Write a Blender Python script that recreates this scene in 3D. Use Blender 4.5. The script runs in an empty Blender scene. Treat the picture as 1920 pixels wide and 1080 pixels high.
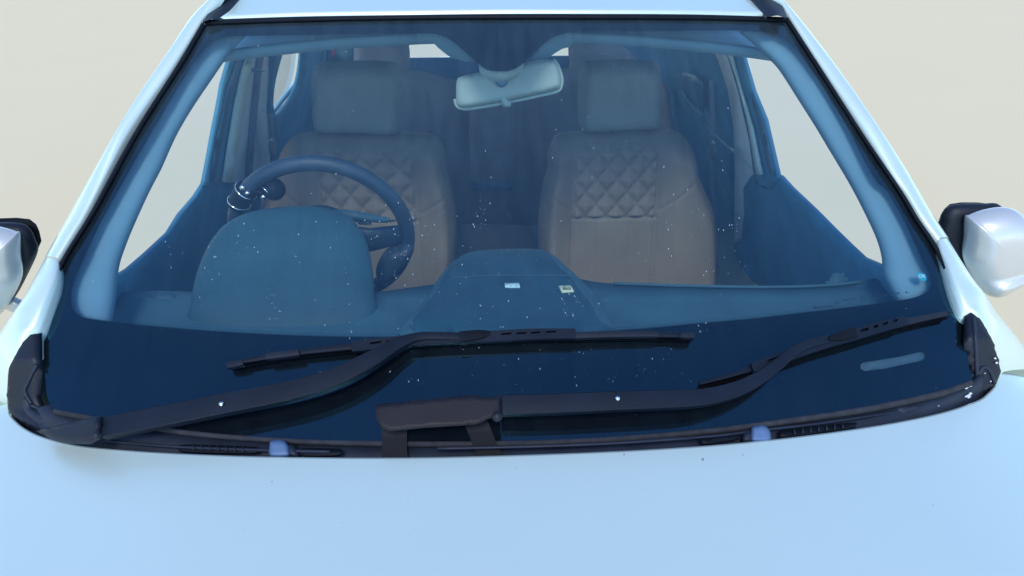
import bpy, bmesh, math, random
import numpy as np
from mathutils import Vector, Matrix
from mathutils.geometry import delaunay_2d_cdt
random.seed(7)
sc = bpy.context.scene
COL = sc.collection

# ------------------------------------------------------------------ camera
FPX = 1450.0
YAW, ROLL, PIT = 0.06849, 0.00977, math.radians(28)
CP = np.array([-.0802, -.95, 1.86])
FW = np.array([math.sin(YAW)*math.cos(PIT), math.cos(YAW)*math.cos(PIT), -math.sin(PIT)])
RT = np.array([math.cos(YAW), -math.sin(YAW), 0.0])
UP = np.cross(RT, FW)
RT, UP = RT*math.cos(ROLL)+UP*math.sin(ROLL), UP*math.cos(ROLL)-RT*math.sin(ROLL)
cd = bpy.data.cameras.new('camera')
cam = bpy.data.objects.new('camera', cd)
COL.objects.link(cam)
cd.sensor_width = 36
cd.lens = 36*FPX/1920
cd.clip_start = .02
cd.clip_end = 1000
M = Matrix.Identity(4)
for i in range(3):
    M[i][0], M[i][1], M[i][2], M[i][3] = RT[i], UP[i], -FW[i], CP[i]
cam.matrix_world = M
sc.camera = cam

# ------------------------------------------------------------------ light
SUN_EL, SUN_AZ = math.radians(45), math.radians(-172)      # azimuth from +Y towards +X
w = bpy.data.worlds.new('World')
sc.world = w
w.use_nodes = True
nt = w.node_tree
bg = nt.nodes['Background']
sky = nt.nodes.new('ShaderNodeTexSky')
sky.sky_type = 'NISHITA'
sky.sun_disc = False
sky.sun_elevation = SUN_EL
sky.sun_rotation = SUN_AZ
sky.air_density = 1.0
sky.dust_density = 0.1
sky.ozone_density = 5.0
nt.links.new(sky.outputs[0], bg.inputs[0])
bg.inputs[1].default_value = .15
sl = bpy.data.lights.new('sun', 'SUN')
sl.energy = 1.15
sl.angle = math.radians(16)
sl.color = (1, .89, .76)
so = bpy.data.objects.new('sun', sl)
COL.objects.link(so)
dv = Vector((math.sin(SUN_AZ)*math.cos(SUN_EL), math.cos(SUN_AZ)*math.cos(SUN_EL), math.sin(SUN_EL)))
so.rotation_euler = dv.to_track_quat('Z', 'Y').to_euler()
so.location = (3, 4, 8)
vs = sc.view_settings
vs.view_transform = 'Standard'
vs.look = 'None'
vs.exposure = 0.88
vs.gamma = 1
vs.use_curve_mapping = False
sc.cycles.max_bounces = 10
sc.cycles.transparent_max_bounces = 12
sc.cycles.use_denoising = True
sc.cycles.sample_clamp_indirect = 6

# ------------------------------------------------------------------ materials
def nodes(name):
    m = bpy.data.materials.new(name)
    m.use_nodes = True
    return m, m.node_tree, m.node_tree.nodes['Principled BSDF']

def mat(name, col, rough=.5, metal=0, coat=0, spec=.5, var=.12, scale=30, bump=0, bscale=400, coatr=.05, sheen=0):
    m, t, b = nodes(name)
    tc = t.nodes.new('ShaderNodeTexCoord')
    n = t.nodes.new('ShaderNodeTexNoise')
    n.inputs['Scale'].default_value = scale
    n.inputs['Detail'].default_value = 5
    t.links.new(tc.outputs['Object'], n.inputs['Vector'])
    r = t.nodes.new('ShaderNodeValToRGB')
    r.color_ramp.elements[0].position = .3
    r.color_ramp.elements[1].position = .7
    r.color_ramp.elements[0].color = tuple(c*(1-var) for c in col)+(1,)
    r.color_ramp.elements[1].color = tuple(min(1, c*(1+var)) for c in col)+(1,)
    t.links.new(n.outputs[0], r.inputs[0])
    t.links.new(r.outputs[0], b.inputs['Base Color'])
    mr = t.nodes.new('ShaderNodeMapRange')
    mr.inputs[3].default_value = max(0, rough-.08)
    mr.inputs[4].default_value = min(1, rough+.08)
    t.links.new(n.outputs[0], mr.inputs[0])
    t.links.new(mr.outputs[0], b.inputs['Roughness'])
    b.inputs['Metallic'].default_value = metal
    b.inputs['Coat Weight'].default_value = coat
    b.inputs['Coat Roughness'].default_value = coatr
    b.inputs['Specular IOR Level'].default_value = spec
    if bump:
        n2 = t.nodes.new('ShaderNodeTexNoise')
        n2.inputs['Scale'].default_value = bscale
        n2.inputs['Detail'].default_value = 3
        t.links.new(tc.outputs['Object'], n2.inputs['Vector'])
        bp = t.nodes.new('ShaderNodeBump')
        bp.inputs['Strength'].default_value = bump
        bp.inputs['Distance'].default_value = .001
        t.links.new(n2.outputs[0], bp.inputs['Height'])
        t.links.new(bp.outputs[0], b.inputs['Normal'])
    return m

MT = {}
MT['paint'] = mat('pearl_white_paint', (.74, .88, .80), .38, metal=.4, coat=.7, var=.012, scale=3, coatr=.04)
MT['ground'] = mat('pale_ground', (.90, .75, .475), .95, spec=.1, var=.008, scale=.9)
MT['plastic'] = mat('black_plastic', (.006, .010, .020), .5, spec=.4, var=.25, scale=25, bump=.25, bscale=900)  # blue sky reflection is mixed into the base colours of the black parts
MT['plastic_grey'] = mat('weathered_plastic', (.014, .022, .042), .55, spec=.4, var=.3, scale=20, bump=.3, bscale=700)
MT['arm'] = mat('wiper_arm_paint', (.003, .008, .019), .5, spec=.3, var=.2, scale=18, bump=.15, bscale=600)
MT['cap'] = mat('faded_cap_plastic', (.010, .009, .014), .55, spec=.32, var=.22, scale=14, bump=.4, bscale=500)
MT['rubber'] = mat('black_rubber', (.003, .006, .012), .6, var=.3, spec=.18)
MT['frit'] = mat('ceramic_frit', (.0008, .002, .005), .7, spec=0, var=.2, scale=8)
MT['trim'] = mat('pillar_trim', (.16, .30, .37), .85, var=.05, scale=6, spec=.2)  # light grey trim; blue sky haze is put into this and other cabin colours
MT['trim_dark'] = mat('dark_door_trim', (.075, .26, .38), .7, var=.15, scale=9, spec=.3)
MT['trim_grey'] = mat('grey_pillar_trim', (.92, .92, .92), .8, var=.08, scale=8, spec=.2)
MT['green'] = mat('door_frame_sealer_paint', (.75, .90, .82), .5, var=.05, scale=10)
MT['teal'] = mat('dim_window_frame', (.07, .17, .24), .5, var=.1)
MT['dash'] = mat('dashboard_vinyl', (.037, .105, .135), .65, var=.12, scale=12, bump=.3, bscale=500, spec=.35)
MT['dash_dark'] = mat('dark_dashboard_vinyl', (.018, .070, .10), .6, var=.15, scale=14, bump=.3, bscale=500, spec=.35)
MT['leather'] = mat('tan_leather', (.235, .20, .15), .62, var=.10, scale=9, bump=.35, bscale=260, spec=.3)
MT['leather_head'] = mat('brown_headrest_leather', (.20, .22, .20), .6, var=.10, scale=9, bump=.35, bscale=260, spec=.3)
MT['leather_rear'] = mat('dark_rear_leather', (.40, .34, .31), .65, var=.1, scale=8, spec=.3)
MT['piping'] = mat('dark_seam_thread', (.04, .035, .035), .8)
MT['wheel'] = mat('wheel_leather', (.018, .042, .07), .5, var=.15, scale=20, bump=.3, bscale=400)
MT['chrome'] = mat('chrome', (.8, .85, .85), .12, metal=1, var=.02)
MT['silver'] = mat('satin_silver', (.45, .55, .6), .3, metal=.7, var=.03)
MT['mirror_shell'] = mat('pale_mirror_plastic', (.33, .43, .38), .6, var=.05, scale=12, spec=.3)
MT['mirror_paint'] = mat('mirror_pearl_paint', (.66, .67, .66), .34, metal=.4, coat=.7, var=.012, scale=3, coatr=.04)
MT['mglass'] = mat('mirror_glass', (.8, .82, .85), .03, metal=1, var=.01)
MT['nozzle'] = mat('faded_nozzle_plastic', (.09, .16, .30), .5, var=.12, scale=60)
MT['belt'] = mat('seat_belt_web', (.20, .25, .32), .8)
MT['white'] = mat('white_label', (.55, .78, .76), .6, var=.05)
MT['yellow'] = mat('yellow_label', (.62, .66, .42), .6, var=.05)
MT['sticker'] = mat('teal_sticker', (.01, .32, .42), .4, var=.06)
MT['print'] = mat('dark_print', (.004, .01, .02), .6)
MT['red'] = mat('red_tag', (.6, .06, .10), .5)
MT['speck'] = mat('dust_speck', (.40, .51, .60), .9)
MT['tyre'] = mat('tyre', (.02, .02, .02), .8)
MT['lamp'] = mat('slot_window', (.05, .09, .11), .5, spec=.2)
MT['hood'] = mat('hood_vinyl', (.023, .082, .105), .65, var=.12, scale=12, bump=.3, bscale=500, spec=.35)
MT['chip'] = mat('paint_chip', (.30, .30, .30), .8)
MT['stain'] = mat('white_splash', (.65, .68, .78), .7)
MT['grime'] = mat('dry_grime', (.028, .032, .042), .9, var=.4, scale=60)

# bonnet paint: tiny specks
def paint_specks():
    m = MT['paint']
    t = m.node_tree
    b = t.nodes['Principled BSDF']
    tc = t.nodes.new('ShaderNodeTexCoord')
    v = t.nodes.new('ShaderNodeTexVoronoi')
    v.inputs['Scale'].default_value = 14
    t.links.new(tc.outputs['Object'], v.inputs['Vector'])
    r = t.nodes.new('ShaderNodeValToRGB')
    r.color_ramp.elements[0].position = .010
    r.color_ramp.elements[0].color = (.85, .85, .85, 1)
    r.color_ramp.elements[1].position = .016
    r.color_ramp.elements[1].color = (1, 1, 1, 1)
    t.links.new(v.outputs['Distance'], r.inputs[0])
    mx = t.nodes.new('ShaderNodeMix')
    mx.data_type = 'RGBA'
    mx.blend_type = 'MULTIPLY'
    mx.inputs[0].default_value = 1
    src = b.inputs['Base Color'].links[0].from_socket
    t.links.new(src, mx.inputs[6])
    t.links.new(r.outputs[0], mx.inputs[7])
    t.links.new(mx.outputs[2], b.inputs['Base Color'])
paint_specks()

def glass_mat(name, tint, ior, film, filmcol=(.45, .68, .9), refl=(1, 1, 1), top=1):
    m = bpy.data.materials.new(name)
    m.use_nodes = True
    t = m.node_tree
    t.nodes.clear()
    out = t.nodes.new('ShaderNodeOutputMaterial')
    tr = t.nodes.new('ShaderNodeBsdfTransparent')
    tr.inputs[0].default_value = tint+(1,)
    gl = t.nodes.new('ShaderNodeBsdfGlossy')
    gl.inputs['Roughness'].default_value = .0
    gl.inputs[0].default_value = refl+(1,)
    fr = t.nodes.new('ShaderNodeFresnel')
    ge = t.nodes.new('ShaderNodeNewGeometry')      # the same reflectance from both sides of a thin pane
    mi = t.nodes.new('ShaderNodeMapRange')
    mi.inputs[3].default_value = ior
    mi.inputs[4].default_value = 1/ior
    t.links.new(ge.outputs['Backfacing'], mi.inputs[0])
    t.links.new(mi.outputs[0], fr.inputs[0])
    mx = t.nodes.new('ShaderNodeMixShader')
    t.links.new(fr.outputs[0], mx.inputs[0])
    t.links.new(tr.outputs[0], mx.inputs[1])
    t.links.new(gl.outputs[0], mx.inputs[2])
    df = t.nodes.new('ShaderNodeBsdfDiffuse')
    df.inputs[0].default_value = filmcol+(1,)
    mx2 = t.nodes.new('ShaderNodeMixShader')
    tc = t.nodes.new('ShaderNodeTexCoord')
    mp = t.nodes.new('ShaderNodeMapping')
    mp.inputs['Scale'].default_value = (30, 6, 6)
    n = t.nodes.new('ShaderNodeTexNoise')
    n.inputs['Scale'].default_value = 1.6
    n.inputs['Detail'].default_value = 9
    n.inputs['Roughness'].default_value = .7
    t.links.new(tc.outputs['Object'], mp.inputs[0])
    t.links.new(mp.outputs[0], n.inputs['Vector'])
    mr = t.nodes.new('ShaderNodeMapRange')
    mr.inputs[1].default_value = .35
    mr.inputs[2].default_value = .75
    mr.inputs[3].default_value = film*.75
    mr.inputs[4].default_value = film*1.5
    t.links.new(n.outputs[0], mr.inputs[0])
    sp = t.nodes.new('ShaderNodeSeparateXYZ')
    t.links.new(tc.outputs['Object'], sp.inputs[0])
    m3 = t.nodes.new('ShaderNodeMapRange')             # dust film thickens upward, painting in the brighter sky haze there
    m3.inputs[1].default_value = 1.24
    m3.inputs[2].default_value = 1.60
    m3.inputs[3].default_value = 1
    m3.inputs[4].default_value = top
    t.links.new(sp.outputs[2], m3.inputs[0])
    mu = t.nodes.new('ShaderNodeMath')
    mu.operation = 'MULTIPLY'
    t.links.new(mr.outputs[0], mu.inputs[0])
    t.links.new(m3.outputs[0], mu.inputs[1])
    t.links.new(mu.outputs[0], mx2.inputs[0])
    t.links.new(mx.outputs[0], mx2.inputs[1])
    t.links.new(df.outputs[0], mx2.inputs[2])
    t.links.new(mx2.outputs[0], out.inputs[0])
    return m
MT['glass'] = glass_mat('windshield_glass', (.88, .96, .98), 1.75, .008, (.42, .68, .85), refl=(.2, .62, .95), top=6)
MT['pane'] = glass_mat('window_pane', (.95, .98, .98), 1.45, .004)

# ------------------------------------------------------------------ mapping photo directions onto real surfaces
def ray(px, py):
    return FW + RT*((px-960)/FPX) + UP*((540-py)/FPX)

def plane_map(p0, n):
    p0 = np.array(p0, float)
    n = np.array(n, float)
    n = n/np.linalg.norm(n)
    def f(px, py, h=0.0):
        r = ray(px, py)
        t = ((p0-CP)@n)/(r@n)
        return CP+t*r+n*h
    return f

def ax(a, v):                      # plane at constant coordinate; h moves towards the camera
    n = [0, 0, 0]
    n[a] = {0: (1 if v < 0 else -1), 1: -1, 2: 1}[a]
    p = [0, 0, 0]
    p[a] = v
    return plane_map(p, n)

RHO, KG, DG = math.radians(32), .154, 1.0797
NG = np.array([0, -math.sin(RHO), math.cos(RHO)])
def glass(px, py, off=0.0):
    r = ray(px, py)
    a = KG*r[0]**2
    b = NG@r+2*KG*CP[0]*r[0]
    c = NG@CP+KG*CP[0]**2-DG
    if abs(a) < 1e-9:
        t = -c/b
    else:
        s = math.sqrt(max(0, b*b-4*a*c))
        t = min(q for q in ((-b-s)/(2*a), (-b+s)/(2*a)) if q > 0)
    P = CP+t*r
    return P+gnorm(P)*off
def gnorm(P):
    n = NG+np.array([2*KG*P[0], 0, 0])
    return n/np.linalg.norm(n)

def raised(px, py, h=0.0):
    """point seen at px,py that floats h over (or under, if negative) the glass"""
    P = glass(px, py, 0)
    r = ray(px, py)
    rr = r/np.linalg.norm(r)
    return P-rr*(h/abs(rr@gnorm(P)))

def bonnet_z(x, y):
    z = 1.20+.08*(y+.17)-.124*x*x
    if abs(x) > .84:
        z -= 2.2*(abs(x)-.84)**2
    if y < -.45:
        z -= .16*(-.45-y)**2
    return z
def bonnet_hit(px, py, off=0):
    r = ray(px, py)
    lo = hi = .3
    while hi < 8:
        hi += .02
        P = CP+hi*r
        if P[2] < bonnet_z(P[0], P[1])+off: break
        lo = hi
    for _ in range(40):
        m = (lo+hi)/2
        P = CP+m*r
        if P[2] > bonnet_z(P[0], P[1])+off: lo = m
        else: hi = m
    return CP+lo*r

TUM = .25
def side_map(s, inset=0.0):        # door plane, leaning in towards the roof
    n = np.array([-s, 0, -TUM])
    n /= np.linalg.norm(n)
    p0 = np.array([s*(.70-inset), 0, 1.24])
    def f(px, py, h=0.0):
        r = ray(px, py)
        t = ((p0-CP)@n)/(r@n)
        return CP+t*r+n*h
    return f

# ------------------------------------------------------------------ mesh helpers
def link(name, verts, faces, m, parent=None, smooth=True, solid=0, bevel=0, sub=0, autos=None, offset=-1):
    me = bpy.data.meshes.new(name)
    me.from_pydata([tuple(map(float, v)) for v in verts], [], faces)
    bm = bmesh.new()
    bm.from_mesh(me)
    bmesh.ops.remove_doubles(bm, verts=bm.verts, dist=1e-6)
    bmesh.ops.recalc_face_normals(bm, faces=bm.faces)
    bm.to_mesh(me)
    bm.free()
    me.materials.append(MT[m])
    for p in me.polygons: p.use_smooth = smooth
    o = bpy.data.objects.new(name, me)
    COL.objects.link(o)
    if parent: o.parent = parent
    if solid:
        md = o.modifiers.new('solid', 'SOLIDIFY')
        md.thickness = solid
        md.offset = offset
    if bevel:
        md = o.modifiers.new('bevel', 'BEVEL')
        md.width = bevel
        md.segments = 2
        md.limit_method = 'ANGLE'
        md.angle_limit = math.radians(35)
    if sub:
        md = o.modifiers.new('sub', 'SUBSURF')
        md.levels = sub
        md.render_levels = sub
    if autos:
        try: me.set_sharp_from_angle(angle=math.radians(autos))
        except Exception: pass
    return o

def catmull(pts, closed=True, n=6):
    P = [np.array(p, float) for p in pts]
    N = len(P)
    out = []
    rng = range(N) if closed else range(N-1)
    for i in rng:
        if closed:
            a, b, c, d = P[i-1], P[i], P[(i+1) % N], P[(i+2) % N]
        else:
            a, b, c, d = P[max(0, i-1)], P[i], P[i+1], P[min(N-1, i+2)]
        for k in range(n):
            t = k/n
            out.append(.5*((2*b)+(-a+c)*t+(2*a-5*b+4*c-d)*t*t+(-a+3*b-3*c+d)*t**3))
    if not closed: out.append(P[-1])
    return out

def resample(pts, step, closed=True):
    P = [np.array(p, float) for p in pts]
    out = []
    N = len(P)
    for i in range(N if closed else N-1):
        a, b = P[i], P[(i+1) % N]
        L = np.linalg.norm(b-a)
        k = max(1, int(round(L/step)))
        for j in range(k): out.append(a+(b-a)*j/k)
    if not closed: out.append(P[-1])
    return out

def inside(p, poly):
    x, y = p
    c = False
    j = len(poly)-1
    for i in range(len(poly)):
        xi, yi = poly[i][0], poly[i][1]
        xj, yj = poly[j][0], poly[j][1]
        if (yi > y) != (yj > y) and x < (xj-xi)*(y-yi)/(yj-yi)+xi: c = not c
        j = i
    return c

def segdist(Q, poly):
    Q = np.asarray(Q, float)
    A = np.array(poly, float)
    B = np.roll(A, -1, axis=0)
    AB = B-A
    L2 = (AB**2).sum(1)+1e-12
    best = np.full(len(Q), 1e18)
    for a, ab, l in zip(A, AB, L2):
        t = np.clip((Q-a)@ab/l, 0, 1)
        dd = Q-a-t[:, None]*ab
        best = np.minimum(best, (dd**2).sum(1))
    return np.sqrt(best)

def inside_many(Q, poly):
    Q = np.asarray(Q, float)
    c = np.zeros(len(Q), bool)
    A = np.array(poly, float)
    B = np.roll(A, 1, axis=0)
    x, y = Q[:, 0], Q[:, 1]
    for (xi, yi), (xj, yj) in zip(A, B):
        if yi == yj: continue
        k = ((yi > y) != (yj > y)) & (x < (xj-xi)*(y-yi)/(yj-yi)+xi)
        c ^= k
    return c

def in_region(Q, loops):
    m = inside_many(Q, loops[0])
    for h in loops[1:]: m &= ~inside_many(Q, h)
    return m

def tri2d(outline, holes=(), step=20, bstep=None):
    bstep = bstep or step
    loops = [resample(outline, bstep)]+[resample(h, bstep) for h in holes]
    V, E = [], []
    for lp in loops:
        s = len(V)
        V += [Vector((float(p[0])/step, float(p[1])/step)) for p in lp]
        E += [(s+i, s+(i+1) % len(lp)) for i in range(len(lp))]
    A = np.array(loops[0])
    x0, y0 = A.min(0)
    x1, y1 = A.max(0)
    ys = np.arange(y0+step*.5, y1, step*.866)
    G = [(x+(step*.4 if i % 2 else 0), y) for i, y in enumerate(ys) for x in np.arange(x0+step*.1, x1, step)]
    if G:
        G = np.array(G)
        G = G[in_region(G, loops)]
    if len(G):
        d = np.min([segdist(G, lp) for lp in loops], axis=0)
        G = G[d > step*.45]
        V += [Vector((float(a)/step, float(b)/step)) for a, b in G]
    r = delaunay_2d_cdt(V, E, [], 0, 1e-6)
    vv = [np.array((v[0], v[1]))*step for v in r[0]]
    fs = [tuple(f) for f in r[2]]
    if not fs: return vv, [], loops
    W = np.array(vv)
    cen = np.array([W[list(f)].mean(0) for f in fs])
    ok_ = in_region(cen, loops)
    return vv, [f for f, k in zip(fs, ok_) if k], loops

def sheet(name, f, outline, m, parent=None, holes=(), step=25, bstep=None, h=0.0, solid=0, **kw):
    vv, ff, _ = tri2d(outline, holes, step, bstep)
    hh = h if callable(h) else (lambda a, b: h)
    verts = [f(v[0], v[1], hh(v[0], v[1])) for v in vv]
    return link(name, verts, ff, m, parent, solid=solid, **kw)

def puff(name, f, outline, m, parent=None, step=8, r=20, H=.02, B=.02, extra=None, holes=(), power=.5, back=True, **kw):
    """closed cushion: domed front and back meeting at the outline"""
    vv, ff, loops = tri2d(outline, holes, step)
    Q = np.array(vv)
    d = np.min([segdist(Q, lp) for lp in loops], axis=0)
    e = 1-np.clip(d/r, 0, 1)
    prof = np.sqrt(np.clip(1-e**2, 0, 1))
    V = []
    n = len(vv)
    for i, v in enumerate(vv):
        hx = extra(v[0], v[1], d[i]) if extra else 0
        V.append(f(v[0], v[1], H*prof[i]+hx*min(1, d[i]/(r*.5))))
    F = [tuple(x) for x in ff]
    if back:
        for i, v in enumerate(vv): V.append(f(v[0], v[1], -B*prof[i]))
        F += [tuple(n+k for k in reversed(x)) for x in ff]
    return link(name, V, F, m, parent, **kw)

def dome(name, f, outline, m, parent=None, H=.03, B=.02, p=3.0, n=12, extra=None, **kw):
    """smooth shell: rings shrinking to the centre, front bulge H, back bulge B"""
    O = [np.array(q, float) for q in outline]
    c = np.mean(O, axis=0)
    rows = []
    ts = [math.sin(math.pi/2*k/n) for k in range(1, n+1)]
    V = [f(c[0], c[1], H+(extra(c[0], c[1]) if extra else 0))]
    for t in ts:
        hh = max(0, 1-t**p)**.5
        for q in O:
            P = c+(q-c)*t
            V.append(f(P[0], P[1], H*hh+(extra(P[0], P[1])*min(1, hh*1.6) if extra else 0)))
    for t in reversed(ts[:-1]):
        hh = max(0, 1-t**p)**.5
        for q in O:
            P = c+(q-c)*t
            V.append(f(P[0], P[1], -B*hh))
    V.append(f(c[0], c[1], -B))
    L = len(O)
    R_ = 2*n-1
    F = [(0, 1+j, 1+(j+1) % L) for j in range(L)]
    for i in range(R_-1):
        a, b = 1+i*L, 1+(i+1)*L
        F += [(a+j, b+j, b+(j+1) % L, a+(j+1) % L) for j in range(L)]
    e = 1+(R_-1)*L
    F += [(len(V)-1, e+(j+1) % L, e+j) for j in range(L)]
    return link(name, V, F, m, parent, **kw)

def loft(name, rows, m, parent=None, closed=False, caps=False, **kw):
    n = len(rows[0])
    V = [p for r in rows for p in r]
    F = []
    for i in range(len(rows)-1):
        for j in range(n if closed else n-1):
            k = (j+1) % n
            F.append((i*n+j, i*n+k, (i+1)*n+k, (i+1)*n+j))
    if caps:
        F.append(tuple(range(n)))
        F.append(tuple(range((len(rows)-1)*n, len(rows)*n)))
    return link(name, V, F, m, parent, **kw)

def tube(name, path, rad, m, parent=None, seg=10, closed=False, caps=True, flat=1.0, up=(0, 0, 1), **kw):
    P = [np.array(p, float) for p in path]
    N = len(P)
    rr = rad if isinstance(rad, (list, tuple)) else [rad]*N
    rows = []
    for i in range(N):
        if closed: t = P[(i+1) % N]-P[i-1]
        else: t = P[min(N-1, i+1)]-P[max(0, i-1)]
        t = t/np.linalg.norm(t)
        s = np.cross(t, np.array(up, float))
        if np.linalg.norm(s) < 1e-4: s = np.cross(t, np.array((1., 0, 0)))
        s /= np.linalg.norm(s)
        u = np.cross(s, t)
        rows.append([P[i]+rr[i]*(math.cos(a)*s+math.sin(a)*u*flat) for a in [2*math.pi*k/seg for k in range(seg)]])
    if closed: rows.append(rows[0])
    return loft(name, rows, m, parent, closed=True, caps=caps and not closed, **kw)

def box(name, c, s, m, parent=None, rot=None, bevel=.003, **kw):
    V = []
    for x in (-.5, .5):
        for y in (-.5, .5):
            for z in (-.5, .5):
                v = Vector((x*s[0], y*s[1], z*s[2]))
                if rot: v = rot @ v
                V.append(Vector(c)+v)
    F = [(0, 1, 3, 2), (4, 6, 7, 5), (0, 4, 5, 1), (2, 3, 7, 6), (0, 2, 6, 4), (1, 5, 7, 3)]
    return link(name, V, F, m, parent, bevel=bevel, smooth=False, **kw)

def text_on(name, f, s, px, py, size, ang, m, parent, h=0.0, sx=1.0, bold=0.0, shear=0.0, yscale=1.0):
    cu = bpy.data.curves.new('lettering', 'FONT')
    cu.body = s
    cu.size = 1
    cu.align_x = 'CENTER'
    cu.align_y = 'CENTER'
    cu.offset = bold
    cu.shear = shear
    o = bpy.data.objects.new('lettering', cu)
    COL.objects.link(o)
    bpy.context.view_layer.update()
    me = o.evaluated_get(bpy.context.evaluated_depsgraph_get()).to_mesh()
    vs_ = [tuple(v.co) for v in me.vertices]
    fs = [tuple(p.vertices) for p in me.polygons]
    o.to_mesh_clear()
    bpy.data.objects.remove(o)
    ca, sa = math.cos(ang), math.sin(ang)
    V = []
    for x, y, z in vs_:
        x *= size*sx
        y *= size*yscale
        V.append(f(px+x*ca-y*sa, py-(x*sa+y*ca), h))
    return link(name, V, fs, m, parent, smooth=False)

# ------------------------------------------------------------------ ground
g = link('ground', [(-150, -150, 0), (150, -150, 0), (150, 150, 0), (-150, 150, 0)], [(0, 1, 2, 3)], 'ground')
g['kind'] = 'structure'

# ------------------------------------------------------------------ the car
car = bpy.data.objects.new('parked_car', None)
COL.objects.link(car)
car['label'] = 'white car seen from the front, two black wipers on its windshield, brown quilted seats inside'
car['category'] = 'car'

# --- bonnet
BE = [(13, 757), (16, 772), (26, 786), (45, 802), (75, 817), (130, 832), (200, 841), (330, 850), (500, 856), (700, 858), (900, 855), (1130, 847),
      (1330, 835), (1500, 818), (1650, 797), (1760, 775), (1830, 752), (1852, 737), (1867, 720), (1877, 697)]
be = [bonnet_hit(*p)[:2] for p in BE]
yl, yr = be[0][1], be[-1][1]
bon_out = [(-.97, -1.02), (-.97, yl-.03), (-.90, yl+.0)]+[tuple(p) for p in catmull(be, False, 4)]+[(.90, yr+.0), (.97, yr-.03), (.97, -1.02)]
bonnet_f = lambda x, y, h=0.0: np.array([x, y, bonnet_z(x, y)+h])
cl = catmull(be, False, 6)
cl = [np.array((-.97, yl-.03)), np.array((-.93, yl-.008)), np.array((-.88, yl))]+cl+[np.array((.88, yr)), np.array((.93, yr-.008)), np.array((.97, yr-.03))]
rows = []
for k in range(41):
    t = (k/40)**1.5
    rows.append([bonnet_f(p[0]*(1-t)+t*(-.97+1.94*i/(len(cl)-1)), p[1]*(1-t)+t*(-1.02)) for i, p in enumerate(cl)])
bonnet = loft('bonnet', rows, 'paint', car, solid=.006)
# inner rolled lip under the rear edge
lip = catmull(be, False, 4)
loft('bonnet_lip', [[bonnet_f(p[0], p[1], -.004) for p in lip], [bonnet_f(p[0], p[1]-.012, -.02) for p in lip],
                    [bonnet_f(p[0]*.99, p[1]-.03, -.022) for p in lip]], 'plastic', bonnet)
# paint chips and bird specks on the bonnet
V, F = [], []
for px, py, r in [(1170, 852, 3), (1318, 861, 4), (765, 940, 1.5), (510, 903, 1.8), (1393, 853, 2), (968, 878, 1.5), (1750, 947, 1.4), (640, 980, 1.2), (460, 992, 1.2), (1207, 915, 1.2), (770, 1002, 1.3)]:
    c = len(V)
    for k in range(7):
        a = 6.283*k/7
        V.append(bonnet_hit(px+r*.6*random.uniform(.6, 1.1)*math.cos(a), py+r*random.uniform(.5, 1)*math.sin(a), .0006))
    F.append(tuple(range(c, c+7)))
link('paint_chip', V, F, 'chip', bonnet, smooth=False)['kind'] = 'stuff'
# front end below the bonnet
xs = [-.97+.97*2*i/24 for i in range(25)]
loft('front_end', [[(x, -1.02, bonnet_z(x, -1.02)-.008) for x in xs], [(x*.99, -1.14+.1*x*x, bonnet_z(x, -1.02)-.10) for x in xs],
                   [(x*.98, -1.20+.16*x*x, .70) for x in xs], [(x*.97, -1.24+.2*x*x, .50) for x in xs], [(x*.94, -1.16+.2*x*x, .28) for x in xs]], 'paint', car)
grl = box('radiator_grille', (0, -1.235, .78), (.9, .06, .16), 'plastic', car, bevel=.02)
for s in (-1, 1):
    puff('headlight', plane_map((0, -1.15, .8), (0, -1, 0)), [(960+s*800+q[0], 2000+q[1]) for q in []] or [(-1, -1)]*0 or [(0, 0), (1, 0), (1, 1)], 'silver', None) if False else None
    box('headlight', (s*.72, -1.115, .83), (.34, .1, .12), 'silver', car, bevel=.03)

# --- windshield
GO = [(383, 44), (560, 38), (760, 35), (930, 34), (1100, 34), (1300, 35), (1476, 38), (1527, 117), (1600, 226), (1648, 302), (1692, 368), (1722, 418), (1752, 468),
      (1778, 515), (1793, 560), (1803, 600), (1812, 650), (1817, 690), (1822, 716), (1760, 736), (1640, 762), (1500, 784), (1330, 806), (1130, 822), (940, 829), (740, 829), (560, 825), (380, 812), (250, 794), (150, 778), (98, 768),
      (86, 720), (82, 660), (84, 610), (96, 555), (118, 500), (170, 412), (225, 312), (268, 235), (322, 142)]
GI = [(437, 68), (420, 70), (404, 76), (385, 90), (367, 112), (344, 148), (315, 196), (278, 259), (237, 330), (205, 388), (185, 425), (159, 480), (139, 525), (133, 555), (136, 577), (148, 591), (165, 597),
      (259, 609), (400, 621), (556, 629), (700, 632), (860, 633), (1000, 629), (1110, 623), (1220, 615), (1301, 607), (1405, 598), (1516, 585), (1627, 572), (1701, 561), (1731, 552), (1744, 540), (1746, 526), (1738, 503), (1720, 468), (1698, 420),
      (1664, 360), (1638, 333), (1590, 241), (1553, 178), (1516, 122), (1487, 86), (1464, 69), (1442, 61), (1368, 57), (1220, 58), (1100, 59), (1069, 61), (1048, 65), (1027, 76), (1001, 99), (978, 121),
      (959, 131), (939, 134), (914, 131), (899, 121), (873, 98), (850, 78), (829, 67), (808, 63), (756, 63), (600, 65)]
GIs = catmull(GI, True, 3)
glass_f = raised
GO = [(p[0]+(0 if p[1] > 600 or 500 < p[0] < 1400 else (-5 if p[0] < 960 else 5)), p[1]) for p in GO]
ws = sheet('windshield', glass_f, catmull(GO, True, 2), 'glass', car, step=36, bstep=18)
me = ws.data
me.normals_split_custom_set_from_vertices([tuple(gnorm(np.array(v.co))) for v in me.vertices])
ws['label'] = 'dusty blue tinted windshield'
slot = [(1617, 680), (1690, 668), (1728, 659), (1736, 664), (1735, 671), (1728, 676), (1660, 691), (1622, 696), (1614, 692), (1613, 685)]
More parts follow.
